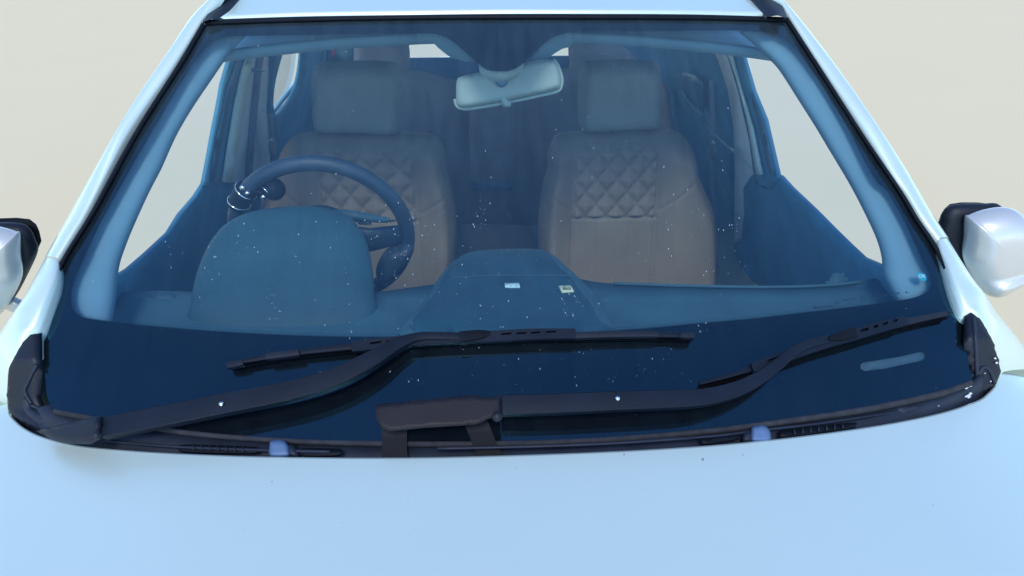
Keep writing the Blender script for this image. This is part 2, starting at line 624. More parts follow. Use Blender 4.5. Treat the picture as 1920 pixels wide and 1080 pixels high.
frit = sheet('black_glass_border', glass_f, catmull(GO, True, 2), 'frit', ws, holes=[GIs, slot], step=36, bstep=12, h=-.005)
sheet('paper_strip', glass_f, [(p[0]*1.0+(p[0]-1675)*.05, p[1]+(p[1]-677)*.1) for p in slot], 'lamp', ws, step=20, h=-.009)
# dotted fade band inside the border
V, F = [], []
path = resample(GIs, 4.2)
cen = np.array([940, 330])
for i, p in enumerate(path):
    if p[1] < 470 and not (p[1] < 140): continue
    a, b = path[i-1], path[(i+1) % len(path)]
    t = (b-a)/np.linalg.norm(b-a)
    nrm = np.array([t[1], -t[0]])
    if inside(p+nrm*4, GIs) is False: nrm = -nrm
    for k, sz in enumerate((1.35, .9)):
        q = p+nrm*(1.2+3.4*k)
        c = len(V)
        for u, v in ((-1, -1), (1, -1), (1, 1), (-1, 1)): V.append(raised(*(q+t*u*sz*.75+nrm*v*sz*.75), -.005))
        F.append((c, c+1, c+2, c+3))
link('dotted_fade_band', V, F, 'frit', ws, smooth=False)
# black seal round the glass
SO = [(381, 37), (560, 31), (760, 28), (930, 26), (1100, 26), (1300, 27), (1478, 32), (1546, 137), (1622, 255), (1692, 358), (1722, 408), (1755, 456), (1777, 500), (1789, 538), (1795, 556)]
SI = [(386, 47), (560, 41), (760, 37), (930, 36), (1100, 36), (1300, 37), (1474, 41), (1539, 141), (1615, 258), (1684, 361), (1715, 412), (1747, 461), (1769, 505), (1780, 541), (1787, 559)]
def strip(name, A, B, m, parent, hA, hB, n=8, mid=.004):
    A = catmull(A, False, n)
    B = catmull(B, False, n)
    rows = [[raised(*a, hA-.01) for a in A], [raised(*a, hA) for a in A], [raised(*(a*.5+b*.5), max(hA, hB)+mid) for a, b in zip(A, B)], [raised(*b, hB) for b in B], [raised(*b, hB-.004) for b in B]]
    return loft(name, rows, m, parent)
seal = strip('top_seal', SO[:7], SI[:7], 'rubber', ws, .004, .003)
strip('side_seal', SO[6:], SI[6:], 'rubber', ws, .004, .003)
strip('side_seal', [(378, 42), (333, 119), (267, 222), (222, 300), (168, 400), (114, 488), (96, 545), (92, 558)],
      [(386, 48), (341, 124), (275, 226), (231, 303), (177, 402), (123, 489), (105, 547), (101, 560)], 'rubber', ws, .004, .003)
# grime line along the bottom of the glass
strip('lower_seal', [(100, 776), (150, 786), (250, 802), (380, 820), (560, 833), (740, 838), (940, 838), (1130, 831), (1330, 815), (1500, 793), (1640, 771), (1760, 745), (1826, 722)],
      [(100, 766), (150, 776), (250, 792), (380, 810), (560, 823), (740, 827), (940, 827), (1130, 820), (1330, 803), (1500, 781), (1640, 759), (1760, 733), (1822, 712)], 'grime', ws, -.004, .001, mid=.002)
# printing on the glass
ang = math.atan2(12, 130)
text_on('glass_print', glass_f, 'Mahindra', 1543, 575, 10, ang, 'print', ws, -.0035, bold=.02)
for cx, cy, r in ((1570, 568, 7),):
    V = []; F = []
    for k in range(4):
        a, b = k*math.pi/2, (k+1)*math.pi/2
        c = len(V)
        for rr, aa in ((r, a), (r, b), (r-1.4, b), (r-1.4, a)): V.append(raised(cx+rr*math.cos(aa), cy+rr*.75*math.sin(aa), -.0035))
        F.append((c, c+1, c+2, c+3))
    link('glass_print', V, F, 'print', ws, smooth=False)
text_on('glass_print', glass_f, 'AS', 1570, 568, 5, ang, 'print', ws, -.0035, bold=.03)
text_on('glass_print', glass_f, 'LAMINATED', 1593, 562, 6, ang, 'print', ws, -.0035, bold=.03, sx=.85)
text_on('glass_print', glass_f, 'SAFETY', 1595, 568, 4, ang, 'print', ws, -.0035, bold=.02)
for q in (0, 1):
    V = []; F = []
    for (x0, y0, x1, y1) in ((1613, 554, 1624, 555.3), (1613, 564, 1624, 565.3), (1613, 554, 1614.4, 565), (1623, 554, 1624.3, 565), (1615.5, 558.9, 1622, 560.2)):
        c = len(V)
        for u, v in ((x0, y0), (x1, y0), (x1, y1), (x0, y1)): V.append(raised(u, v-(u-1618)*.1, -.0035))
        F.append((c, c+1, c+2, c+3))
    if q == 0: link('glass_print', V, F, 'print', ws, smooth=False)
text_on('glass_print', glass_f, 'S', 1618.5, 559.5, 9, ang, 'print', ws, -.0035, bold=.03)
text_on('glass_print', glass_f, 'IS 2553 PART 2', 1640, 555, 3.8, ang, 'print', ws, -.0035, bold=.02)
text_on('glass_print', glass_f, 'CM/L 6372080', 1640, 560, 3.8, ang, 'print', ws, -.0035, bold=.02)
text_on('glass_print', glass_f, 'E', 1660, 553.5, 7, ang, 'print', ws, -.0035, bold=.02)
text_on('glass_print', glass_f, '43R-001065', 1676, 550.5, 4.5, ang, 'print', ws, -.0035, bold=.03)
text_on('glass_print', glass_f, 'M ...', 1702, 548, 5, ang, 'print', ws, -.0035, bold=.03)
ok = sheet('ok_sticker', glass_f, catmull([(1718, 512), (1730, 512), (1736, 517), (1737, 524), (1733, 527), (1727, 525), (1721, 519)], True, 4), 'sticker', ws, step=5, h=-.003)
text_on('sticker_text', glass_f, 'OK', 1728.5, 518, 9, 0, 'white', ws, -.0022, bold=.02)

# dust specks on the outside of the glass
V, F = [], []
inner = [(p[0], p[1]) for p in GO]
zones = [(620, 1150, 380, 640, 210), (300, 760, 380, 640, 110), (1200, 1400, 330, 560, 70), (120, 1800, 60, 780, 130), (600, 1300, 640, 760, 60), (1000, 1250, 100, 380, 30)]
for x0, x1, y0, y1, n in zones:
    cl_ = [(random.uniform(x0, x1), random.uniform(y0, y1)) for _ in range(12)]
    for i_ in range(int(n*1.5)):
        px, py = random.uniform(x0, x1), random.uniform(y0, y1)
        if i_ % 3 == 0:
            px, py = random.choice(cl_)
            px += random.gauss(0, 7)
            py += random.gauss(0, 9)
        if not inside((px, py), inner): continue
        r = random.choice((.2, .24, .28, .3, .36, .42, .55, .9))
        el = random.uniform(1, 2.6)
        a0 = random.uniform(1.1, 2.0)
        c = len(V)
        for k in range(5):
            a = 6.283*k/5
            u, v = r*el*math.cos(a), r*.7*math.sin(a)
            V.append(raised(px+u*math.cos(a0)-v*math.sin(a0), py+u*math.sin(a0)+v*math.cos(a0), .0006))
        F.append(tuple(range(c, c+5)))
link('dust_specks', V, F, 'speck', ws, smooth=False)['kind'] = 'stuff'

# --- roof
RF = [(413, 38), (560, 31), (760, 28), (930, 26), (1100, 26), (1300, 27), (1439, 30)]
rf = catmull(RF, False, 5)
front = [glass(*p, .006) for p in rf]
hw = lambda x, y: x*(1+.10*min(1, max(0, y-.6)/.5))
rows = []
rows.append([p+np.array([0, .004, -.012]) for p in front])
rows.append(front)
for dy, dz in ((.02, .003), (.06, .009), (.15, .026), (.35, .062), (.8, .10), (1.5, .115), (2.2, .09), (2.7, .03)):
    rows.append([np.array([p[0]*(1+.05*min(1, dy/.5)), p[1]+dy, p[2]+dz*(1-.1*(p[0]/.55)**2)]) for p in front])
roof = loft('roof', rows, 'paint', car)
def mirx(o): return o
# --- A pillars, black gutter strips, fenders
PI = {-1: [(430, -30), (408, 3), (384, 38), (333, 122), (267, 219), (222, 296), (168, 396), (140, 443), (114, 486)],
      1: [(1430, -30), (1460, 5), (1476, 34), (1546, 142), (1622, 259), (1668, 329), (1692, 362), (1722, 410), (1754, 451)]}
PO = {-1: [(418, -30), (392, 0), (357, 33), (315, 96), (255, 183), (212, 255), (130, 400), (106, 442), (83, 484)],
      1: [(1445, -30), (1463, 0), (1490, 24), (1568, 122), (1638, 222), (1694, 307), (1716, 345), (1748, 400), (1779, 448)]}
for s in (-1, 1):
    A = catmull(PI[s], False, 4)
    B = catmull(PO[s], False, 4)
    rows = [[], [], [], [], [], [], []]
    for a, b in zip(A, B):
        a3 = glass(*a, .006)
        f_ = ax(1, a3[1]+.035)
        b3 = f_(*b)
        mid = a3*.55+b3*.45
        rows[0].append(a3+np.array([0, 0, -.02]))
        rows[1].append(a3)
        rows[2].append(a3*.85+b3*.15+np.array([0, -.003, .003]))
        rows[3].append(mid+np.array([s*.001, -.006, .006]))
        rows[4].append(b3*.85+a3*.15+np.array([s*.001, -.004, .003]))
        rows[5].append(b3)
        rows[6].append(b3+np.array([s*.004, .06, -.015]))
    for r in rows:                       # the pillar runs on as the white edge of the roof
        for q, (dx_, dy_, dz_) in enumerate(((.05, 1.9, .02), (.04, 1.0, .06), (.02, .35, .04))): r.insert(q, r[q]+np.array([s*dx_, dy_, dz_]))
    loft('windshield_pillar', rows, 'paint', car, sub=1)
    # gutter strip between roof and pillar
    if s < 0: q = [[(380, 41), (382, 36), (405, 2), (420, -14)], [(415, 39), (416, 36), (447, 0), (462, -14)]]
    else: q = [[(1437, 32), (1437, 27), (1413, 0), (1400, -14)], [(1477, 34), (1473, 29), (1464, 4), (1449, -14)]]
    e = [[None]*3, [None]*3]
    gp = plane_map(glass(*q[0][0], .010), (0, -.20, 1))
    for i in (0, 1):
        for j, p in enumerate((q[i][0], q[i][2], q[i][3])): e[i][j] = gp(*p)
    c0, c1 = e
    rows = [[p+np.array([0, 0, -.006]) for p in c0], c0, [(a+b)/2+np.array([0, 0, .004]) for a, b in zip(c0, c1)], c1, [p+np.array([0, 0, -.006]) for p in c1]]
    for r in rows:
        d_ = np.array([s*.03, 1.0, .05])
        r.append(r[-1]+d_)
        r.append(r[-1]+np.array([0, 1.0, -.02]))
    loft('roof_gutter_strip', rows, 'plastic', car)
FI = {-1: [(113, 488), (107, 505), (87, 557), (67, 609), (48, 622), (28, 668), (15, 702), (13, 757)],
      1: [(1755, 452), (1775, 491), (1792, 535), (1809, 576), (1827, 580), (1850, 617), (1868, 661), (1877, 696)]}
FO = {-1: [(83, 486), (70, 509), (48, 550), (22, 587), (6, 610), (-16, 640), (-45, 680), (-80, 730)],
      1: [(1779, 450), (1798, 480), (1827, 524), (1850, 552), (1872, 587), (1896, 615), (1928, 655), (1965, 700)]}
for s in (-1, 1):
    A = catmull(FI[s], False, 4)
    B = catmull(FO[s], False, 4)
    n = len(A)
    rows = [[] for _ in range(8)]
    A3, B3 = [], []
    for i, (a, b) in enumerate(zip(A, B)):
        t = i/(n-1)
        g3 = glass(*a, .004)
        A3.append(ax(1, g3[1]*(1-t)+(.062)*t)(*a) if t > 0 else g3)
        B3.append(ax(1, A3[-1][1]+.035+.03*t)(*b))
    S3 = [p.copy() for p in A3]
    for _ in range(40): S3 = [S3[0]]+[(S3[i-1]+2*S3[i]+S3[i+1])/4 for i in range(1, n-1)]+[S3[-1]]
    for i, (a, b) in enumerate(zip(A, B)):
        t = i/(n-1)
        a3, b3, s3 = A3[i], B3[i], S3[i]
        rows[0].append(a3+np.array([-s*.004, 0, -.03]))
        rows[1].append(a3)
        rows[2].append(a3*.6+s3*.28+b3*.12+np.array([0, -.002, .003]))
        rows[3].append((s3+b3)/2+np.array([0, -.004, .007+.004*t]))
        rows[4].append(b3*.9+s3*.1+np.array([0, -.002, .003]))
        rows[5].append(b3)
        rows[6].append(b3+np.array([s*.02, .05, -.05-.03*t]))
        rows[7].append(b3+np.array([s*.03, .06, -.14-.03*t]))
    loft('fender_top', rows, 'paint', car, sub=1)
# body sides with wheel arches
def side_xy(s):
    def f(y, z, h=0.0):
        x = .955-(.75*max(0, z-.82)**1.1 if y > .1 else .25*max(0, z-.9))-.10*max(0, .5-z)-.30*max(0, -.55-y)**2
        return np.array([s*(x+h), y, z])
    return f
for s in (-1, 1):
    arch1 = [(-.42+.40*math.cos(a), .36+.40*math.sin(a)) for a in [math.pi*k/16 for k in range(17)]]
    arch2 = [(2.25+.40*math.cos(a), .36+.40*math.sin(a)) for a in [math.pi*k/16 for k in range(17)]]
    out = [(-1.05, .30), (-1.0, .9), (-.97, 1.06), (-.3, 1.10), (.08, 1.05), (.25, 1.12), (1.0, 1.17), (1.3, 1.14), (3.0, 1.10), (3.1, .32)]+[(2.65, .32)]+arch2+[(1.85, .30), (-.02, .30)]+arch1+[(-.82, .32)]
    bs = sheet('body_side', side_xy(s), out, 'paint', car, step=.09, bstep=.05, solid=.01)
    box('door_handle', (s*.925, 1.15, .90), (.02, .2, .03), 'paint', bs, bevel=.008)
    for yy in (-.42, 2.25):
        rows = []
        for xx, rr in ((.74, .0), (.74, .36), (.95, .36), (.965, .33), (.965, .23), (.945, .21)):
            rows.append([(s*xx, yy+rr*math.cos(a), .36+rr*math.sin(a)) for a in [2*math.pi*k/36 for k in range(36)]])
        wh = loft('wheel', rows, 'tyre', car, closed=True)
        rows = [[(s*xx, yy+rr*math.cos(a), .36+rr*math.sin(a)) for a in [2*math.pi*k/36 for k in range(36)]] for xx, rr in ((.94, .21), (.93, .18), (.945, .06), (.95, .0))]
        loft('rim', rows, 'silver', wh, closed=True)
# tailgate with rear window
f_ = lambda x, z, h=0.0: np.array([x, 3.05-.15*max(0, z-1.05)+h, z])
tg = sheet('tailgate', f_, [(-.9, .35), (.9, .35), (.88, 1.0), (.62, 1.66), (-.62, 1.66), (-.88, 1.0)], 'paint', car, holes=[catmull([(-.6, 1.07), (0, 1.065), (.6, 1.07), (.52, 1.45), (-.52, 1.45)], True, 4)], step=.1, solid=.03)
sheet('rear_window', f_, catmull([(-.6, 1.07), (0, 1.065), (.6, 1.07), (.52, 1.45), (-.52, 1.45)], True, 4), 'pane', tg, step=.2, h=.01)

# --- cowl below the glass
GB = [(84, 756), (98, 771), (150, 783), (250, 799), (380, 817), (560, 830), (740, 834), (940, 834), (1130, 828), (1330, 812), (1500, 790), (1640, 768), (1760, 742), (1826, 719), (1850, 700)]
BB = [(13, 757), (26, 786), (75, 817), (200, 841), (340, 851), (500, 856), (700, 858), (900, 855), (1130, 847), (1330, 835), (1500, 818), (1650, 797), (1760, 775), (1852, 737), (1877, 697)]
A = catmull(GB, False, 4)
B = catmull(BB, False, 4)
rows = [[] for _ in range(6)]
for a, b in zip(A, B):
    g3 = glass(*a, -.012)
    b3 = bonnet_hit(*b)
    low = np.array([b3[0], b3[1]+.0, min(b3[2], g3[2])-.022])
    rows[0].append(glass(a[0], a[1]-8, -.02))
    rows[1].append(g3+np.array([0, 0, .003]))
    m1 = g3*.6+low*.4
    rows[2].append(m1+np.array([0, 0, .004]))
    rows[3].append(g3*.3+low*.7+np.array([0, 0, -.001]))
    rows[4].append(low)
    rows[5].append(low+np.array([0, -.08, -.03]))
cowl = loft('cowl_panel', rows, 'plastic_grey', car, solid=.004)
def cowl_f(px, py, h=0.0):        # a plane lying on the cowl
    P = bonnet_hit(px, py, -.012)
    return P+np.array([0, -.3, .95])*h
# vent slots
def slots(px0, px1, py0, py1, n, name='vent_grille'):
    fr = catmull([(px0, py0+6), (px0+8, py0), (px1-8, py1), (px1, py1+5), (px1-10, py1+11), (px0+10, py0+13)], True, 4)
    o = sheet(name, cowl_f, fr, 'rubber', cowl, step=10, h=.006, solid=.003)
    for i in range(n):
        t = (i+.5)/n
        x = px0+(px1-px0)*(.12+.76*t)
        y = py0+(py1-py0)*t
        sheet('grille_bar', cowl_f, [(x-1.2, y+1), (x+1.2, y+1), (x+2.4, y+11), (x, y+11)], 'plastic_grey', o, step=8, h=.009, solid=.003)
slots(340, 482, 838, 842, 7)
slots(562, 642, 845, 846, 0)
slots(1312, 1385, 823, 817, 0)
slots(1462, 1600, 810, 797, 7)
# ridges pressed in the cowl
def arm3(name, pts, m, parent, thick=.012, hfun=None, f=glass, n=4, bev=.0015, taper=True):
    """flat bar: pts = (px, py, width_px, height over the glass)"""
    P = catmull([(a[0], a[1], a[2], a[3]) for a in pts], False, n)
    rows = []
    for i, p in enumerate(P):
        q = P[min(len(P)-1, i+1)]
        o = P[max(0, i-1)]
        t = np.array([q[0]-o[0], q[1]-o[1]])
        t /= np.linalg.norm(t)
        nn = np.array([-t[1], t[0]])
        if nn[1] > 0: nn = -nn
        c = f(p[0], p[1], p[3])
        hw_ = p[2]/2
        # position from the viewed path, height set from the surface
        def at(u, h):
            base = f(p[0]+nn[0]*u, p[1]+nn[1]*u, 0)
            cb = f(p[0], p[1], 0)
            return base-cb+c+(gnorm(c)*(h) if f is glass else np.array([0, 0, h]))
        k = hw_*.86
        rows.append([at(hw_, -thick), at(hw_, -.002), at(k, 0), at(k*.3, .0012), at(-k*.3, .0012), at(-k, 0), at(-hw_, -.002), at(-hw_, -thick), at(-hw_*.8, -thick), at(hw_*.8, -thick)])
    return loft(name, rows, m, parent, closed=True, caps=True, autos=40)
def px_lift(px, py, h):
    """picture point of a raised item -> glass point right below it (so that the raised item is seen at px,py)"""
    P = glass(px, py, 0)
    r = ray(px, py)
    # move back along the ray until h above the surface
    n = gnorm(P)
    rr = r/np.linalg.norm(r)
    t = h/abs(rr@n)
    return P-rr*t
def bar(name, pts, m, parent, thick=.012, n=4, autos=28, crown=.0004):
    P = catmull(pts, False, n)
    rows = []
    for i, p in enumerate(P):
        q = P[min(len(P)-1, i+1)]
        o = P[max(0, i-1)]
        t = np.array([q[0]-o[0], q[1]-o[1]])
        t /= np.linalg.norm(t)
        nn = np.array([-t[1], t[0]])
        if nn[1] > 0: nn = -nn
        c = raised(p[0], p[1], p[3])
        g_ = gnorm(c)
        e = raised(p[0]+nn[0]*10, p[1]+nn[1]*10, p[3])-c
        e = e/10
        hw_ = p[2]/2
        def at(u, h): return c+e*u+g_*h
        k = hw_*.90
        rows.append([at(hw_, -thick), at(hw_, -.0016), at(k, 0), at(k*.3, crown), at(-k*.3, crown), at(-k, 0), at(-hw_, -.0016), at(-hw_*.86, -thick), at(-hw_*.6, -thick), at(hw_*.8, -thick)])
    return loft(name, rows, m, parent, closed=True, caps=True, autos=autos)
# dark linkage brackets under the centre wiper pivot
def cbar(name, pts, m, parent, thick=.006):
    V, rows = [], []
    for a, b, z in pts: rows.append((a, b, z))
    top = [[raised(*a, z) for a, b, z in pts], [raised(*b, z) for a, b, z in pts]]
    return loft(name, top, m, parent, solid=thick, smooth=False)
cbar('pivot_bracket', [((716, 800), (763, 800), .012), ((716, 820), (763, 820), .008), ((716, 842), (763, 842), .006), ((716, 862), (765, 862), .004)], 'rubber', cowl)
cbar('pivot_bracket', [((868, 790), (915, 790), .012), ((878, 812), (922, 808), .008), ((888, 838), (932, 834), .006), ((897, 862), (948, 860), .004)], 'rubber', cowl)
# long ridges in the cowl moulding
for pts in ([(820, 846), (1000, 842), (1150, 836), (1300, 826)], [(200, 832), (340, 843), (500, 849), (620, 852)], [(1640, 782), (1720, 768), (1800, 747), (1835, 730)], [(1200, 832), (1330, 823), (1420, 812), (1540, 798), (1690, 775)]):
    tube('cowl_ridge', [cowl_f(a, b, .006) for a, b in catmull(pts, False, 6)], .0022, 'plastic_grey', cowl, seg=8)
puff('cowl_bump', cowl_f, catmull([(1668, 768), (1680, 762), (1700, 761), (1716, 764), (1721, 772), (1708, 780), (1690, 782), (1676, 777)], True, 4), 'plastic_grey', cowl, step=4, r=14, H=.014, B=.002)
# washer nozzles
for cx, cy in ((524, 838), (1427, 811)):
    s = 1 if cx < 900 else -1
    o = puff('washer_nozzle', lambda a, b, h=0.0: raised(a, b, .012+h), catmull([(cx-17, cy+18), (cx-19, cy-2), (cx-15, cy-12), (cx+4, cy-14), (cx+13, cy-8), (cx+18, cy+2), (cx+17, cy+18)], True, 4), 'nozzle', cowl, step=4, r=9, H=.010, B=.012)
    q = s*20
    puff('nozzle_base', lambda a, b, h=0.0: raised(a, b, .004+h), catmull([(cx+q-14, cy+18), (cx+q-12, cy-2), (cx+q+4, cy-4), (cx+q+14, cy+8), (cx+q+16, cy+19)], True, 4), 'plastic_grey', cowl, step=5, r=8, H=.010, B=.01)
# end caps of the cowl, with a folded recess
ECL = [(49, 622), (79, 624), (80, 690), (77, 745), (84, 762), (120, 772), (190, 784), (195, 806), (172, 832), (128, 831), (75, 816), (45, 801), (26, 785), (15, 768), (13, 740), (15, 702), (28, 668)]
ECR = [(1808, 578), (1827, 579), (1851, 619), (1868, 661), (1877, 697), (1869, 718), (1852, 736), (1830, 750), (1795, 762), (1812, 742), (1824, 716), (1815, 690), (1806, 640)]
def endh(px, py, h=0.0):
    t = min(1, max(0, (py-(680 if px < 900 else 640))/90))
    return raised(px, py, .006-.044*t)+NG*h
for s, pl in ((-1, ECL), (1, ECR)):
    ec = puff('cowl_end_cap', endh, pl, 'plastic', car, step=8, r=9, H=.010, B=.006,
              extra=None)
    if s < 0:
        tube('cap_ridge', [endh(a, b, .011) for a, b in catmull([(66, 765), (100, 778), (150, 790), (180, 793)], False, 5)], .003, 'plastic_grey', ec, seg=8)
        tube('cap_ridge', [endh(a, b, .011) for a, b in catmull([(76, 690), (62, 718), (54, 740), (66, 762)], False, 5)], .0025, 'plastic_grey', ec, seg=8)
        puff('cap_fold', endh, catmull([(45, 765), (52, 742), (66, 758), (78, 772), (150, 795), (120, 812), (70, 800)], True, 4), 'plastic_grey', ec, step=7, r=8, H=.016, B=.002)
    else:
        tube('cap_ridge', [endh(a, b, .011) for a, b in catmull([(1818, 600), (1822, 650), (1824, 700), (1824, 714)], False, 5)], .003, 'plastic_grey', ec, seg=8)
        tube('cap_ridge', [endh(a, b, .011) for a, b in catmull([(1826, 712), (1835, 695), (1848, 700), (1858, 725)], False, 5)], .0025, 'plastic_grey', ec, seg=8)
        from mathutils.bvhtree import BVHTree
        trees = [BVHTree.FromPolygons([v.co.copy() for v in o_.data.vertices], [tuple(p_.vertices) for p_ in o_.data.polygons]) for o_ in (ec, cowl)]
        def on_mesh(px, py):
            d_ = Vector(ray(px, py)).normalized()
            hit = [h_[3] for h_ in (t_.ray_cast(Vector(CP), d_) for t_ in trees) if h_[0] is not None]
            t_ = (min(hit) if hit else 1.3)-.004
            return np.array(Vector(CP)+d_*t_)
        V, F = [], []
        for px, py, r in ((1815, 743, 7), (1820, 738, 4), (1812, 727, 5), (1819, 724, 4), (1869, 680, 4), (1866, 672, 3), (1810, 766, 2.5), (1858, 715, 2), (1847, 700, 1.6), (1760, 761, 1.6)):
            c = len(V)
            for k in range(9):
                a = 6.283*k/9
                rr = r*random.uniform(.55, 1.1)
                V.append(on_mesh(px+rr*math.cos(a), py+rr*.6*math.sin(a)))
            F.append(tuple(range(c, c+9)))
        link('white_splash', V, F, 'stain', ec, smooth=False)['kind'] = 'stuff'

# --- wipers
# driver's side wiper
LA = [(186, 801, 38, .040), (300, 779, 38, .044), (415, 756, 37, .046), (540, 731, 35, .046), (630, 704, 33, .044), (700, 669, 29, .040), (745, 643, 22, .034), (785, 630, 16, .028), (830, 629, 15, .026), (877, 631, 16, .024)]
wl = bar('wiper', LA, 'arm', car, thick=.017)
wl['label'] = 'wiper lying across the middle of the glass, pivot at the left corner'
def slotted(name, pts, parent, h, slotlist, m='arm', thick=.005):
    """blade bracket: centre line with widths, real slots cut through"""
    P = catmull(pts, False, 4)
    top, bot = [], []
    for i, p in enumerate(P):
        q = P[min(len(P)-1, i+1)]; o = P[max(0, i-1)]
        t = np.array([q[0]-o[0], q[1]-o[1]]); t /= np.linalg.norm(t)
        nn = np.array([-t[1], t[0]])
        if nn[1] > 0: nn = -nn
        top.append(p[:2]+nn*p[2]/2); bot.append(p[:2]-nn*p[2]/2)
    out = top+bot[::-1]
    return sheet(name, raised, out, m, parent, holes=slotlist, step=14, bstep=8, h=h, solid=thick, smooth=False)
def slotpoly(x0, y0, x1, y1, w_):
    t = np.array([x1-x0, y1-y0], float); L = np.linalg.norm(t); t /= L
    nn = np.array([-t[1], t[0]])
    return [(x0+nn[0]*w_/2, y0+nn[1]*w_/2), (x0+t[0]*L*.0-nn[0]*w_/2+t[0]*3, y0-nn[1]*w_/2+t[1]*3), (x1-nn[0]*w_/2, y1-nn[1]*w_/2), (x1+nn[0]*w_/2-t[0]*3, y1+nn[1]*w_/2-t[1]*3)]
def blade_for(parent, line, bracket, slotl, ends):
    # line: (px,py) centre of the spine
    sp = bar('blade_spine', [(a, b, wd, .017) for a, b, wd in line], 'arm', parent, thick=.004)
    L3 = catmull([(a, b) for a, b, wd in line], False, 5)
    rows = []
    foot = [raised(a, b+5, .012) for a, b in L3]
    N = [gnorm(p) for p in foot]
    dn = [p-n_*.0125 for p, n_ in zip(foot, N)]
    y_ = np.array([0, .0035, 0])
    loft('blade_rubber', [[p-y_ for p in foot], [p-y_*.9 for p in [f0-n_*.004 for f0, n_ in zip(foot, N)]], [p-y_*.3 for p in dn], [p+y_*.3 for p in dn], [p+y_ for p in foot]], 'rubber', parent)
    loft('rubber_lip', [[f0-n_*.005-y_*1.5 for f0, n_ in zip(foot, N)], [f0-n_*.0062-y_*1.5 for f0, n_ in zip(foot, N)], [f0-n_*.0062 for f0, n_ in zip(foot, N)]], 'cap', parent)
    slotted('blade_bracket', bracket, parent, .024, slotl, thick=.006)
    for e in ends:
        bar('blade_end', e, 'plastic', parent, thick=.008)
blade_for(wl, [(430, 681, 8), (500, 669, 9), (560, 660, 10), (660, 649, 12), (780, 638, 13), (880, 633, 13), (1000, 630, 12), (1080, 629, 12), (1160, 627, 11), (1235, 627, 10), (1298, 629, 8)],
          [(659, 650, 18), (700, 645, 20), (760, 639, 20), (830, 635, 17), (920, 630, 20), (1000, 626, 20), (1079, 625, 18)],
          [slotpoly(692, 644, 716, 641, 4), slotpoly(722, 641, 746, 638.5, 4), slotpoly(938, 626.5, 960, 625, 3.6), slotpoly(967, 625, 988, 624, 3.6), slotpoly(994, 624, 1014, 623, 3.6), slotpoly(1022, 622.5, 1044, 621.5, 3.6)],
          [[(425, 684, 12, .016), (440, 682, 12, .018), (455, 679, 9, .019)], [(1276, 627, 10, .02), (1290, 628, 12, .02), (1302, 629, 11, .018)], [(498, 668, 12, .022), (560, 660, 12, .022)], [(1079, 628, 13, .022), (1160, 626, 12, .021), (1235, 626, 11, .02)]])
bar('blade_clip', [(862, 630, 20, .030), (900, 626, 17, .027), (920, 624, 8, .024)], 'rubber', wl, thick=.008)
tube('arm_rivet', [raised(415, 757, .0475), raised(415, 757, .051)], .003, 'chrome', wl, seg=12)
pc = puff('pivot_cover', lambda a, b, h=0.0: raised(a, b, .020+.02*min(1, max(0, (a-70)/110))+h), [(68, 808), (110, 797), (160, 785), (188, 780), (192, 782), (190, 822), (170, 833), (130, 832), (95, 823)], 'plastic', wl, step=7, r=8, H=.010, B=.02)
# passenger side wiper
RA = [(942, 758, 36, .044), (1040, 755, 36, .046), (1158, 750, 35, .046), (1250, 747, 33, .045), (1320, 743, 31, .043), (1380, 729, 29, .040), (1425, 708, 26, .037), (1458, 684, 23, .034), (1485, 661, 21, .031), (1512, 646, 18, .028), (1540, 638, 16, .026), (1574, 632, 15, .024)]
wr = bar('wiper', RA, 'arm', car, thick=.017)
wr['label'] = 'wiper with faded cover at its pivot, reaching to the right end of the glass'
blade_for(wr, [(1312, 719, 5), (1360, 706, 8), (1412, 690, 11), (1470, 670, 13), (1540, 649, 14), (1600, 630, 14), (1660, 613, 13), (1710, 601, 11), (1778, 587, 8)],
          [(1411, 689, 18), (1470, 669, 20), (1540, 647, 16), (1600, 628, 20), (1650, 613, 20), (1702, 600, 17)],
          [slotpoly(1438, 678, 1462, 670, 5), slotpoly(1612, 621, 1630, 616, 5), slotpoly(1636, 614, 1648, 610.5, 5), slotpoly(1653, 609, 1666, 605, 5), slotpoly(1671, 603.5, 1684, 600, 5)],
          [[(1702, 602, 13, .021), (1740, 594, 11, .020), (1776, 587, 10, .018)]])
bar('blade_clip', [(1556, 634, 8, .028), (1580, 628, 18, .028), (1606, 622, 20, .026)], 'rubber', wr, thick=.008)
tube('arm_rivet', [raised(1158, 747, .0475), raised(1158, 747, .051)], .003, 'chrome', wr, seg=12)
tube('blade_tip_wire', [raised(1774, 588, .012), raised(1786, 585, .008)], .0012, 'rubber', wr, seg=6)
puff('pivot_cover', lambda a, b, h=0.0: raised(a, b, .040+h), catmull([(703, 770), (704, 762), (714, 758), (780, 751), (870, 742), (890, 741), (908, 745), (922, 744), (934, 742), (939, 744), (940, 776), (934, 782), (915, 786), (890, 796), (800, 802), (738, 808), (724, 806), (712, 798), (705, 784)], True, 3),
     'cap', wr, step=5, r=5, H=.004, B=.018)
tube('pivot_pin', [raised(932, 781, .038), raised(932, 781, .05)], .007, 'plastic', wr, seg=14)

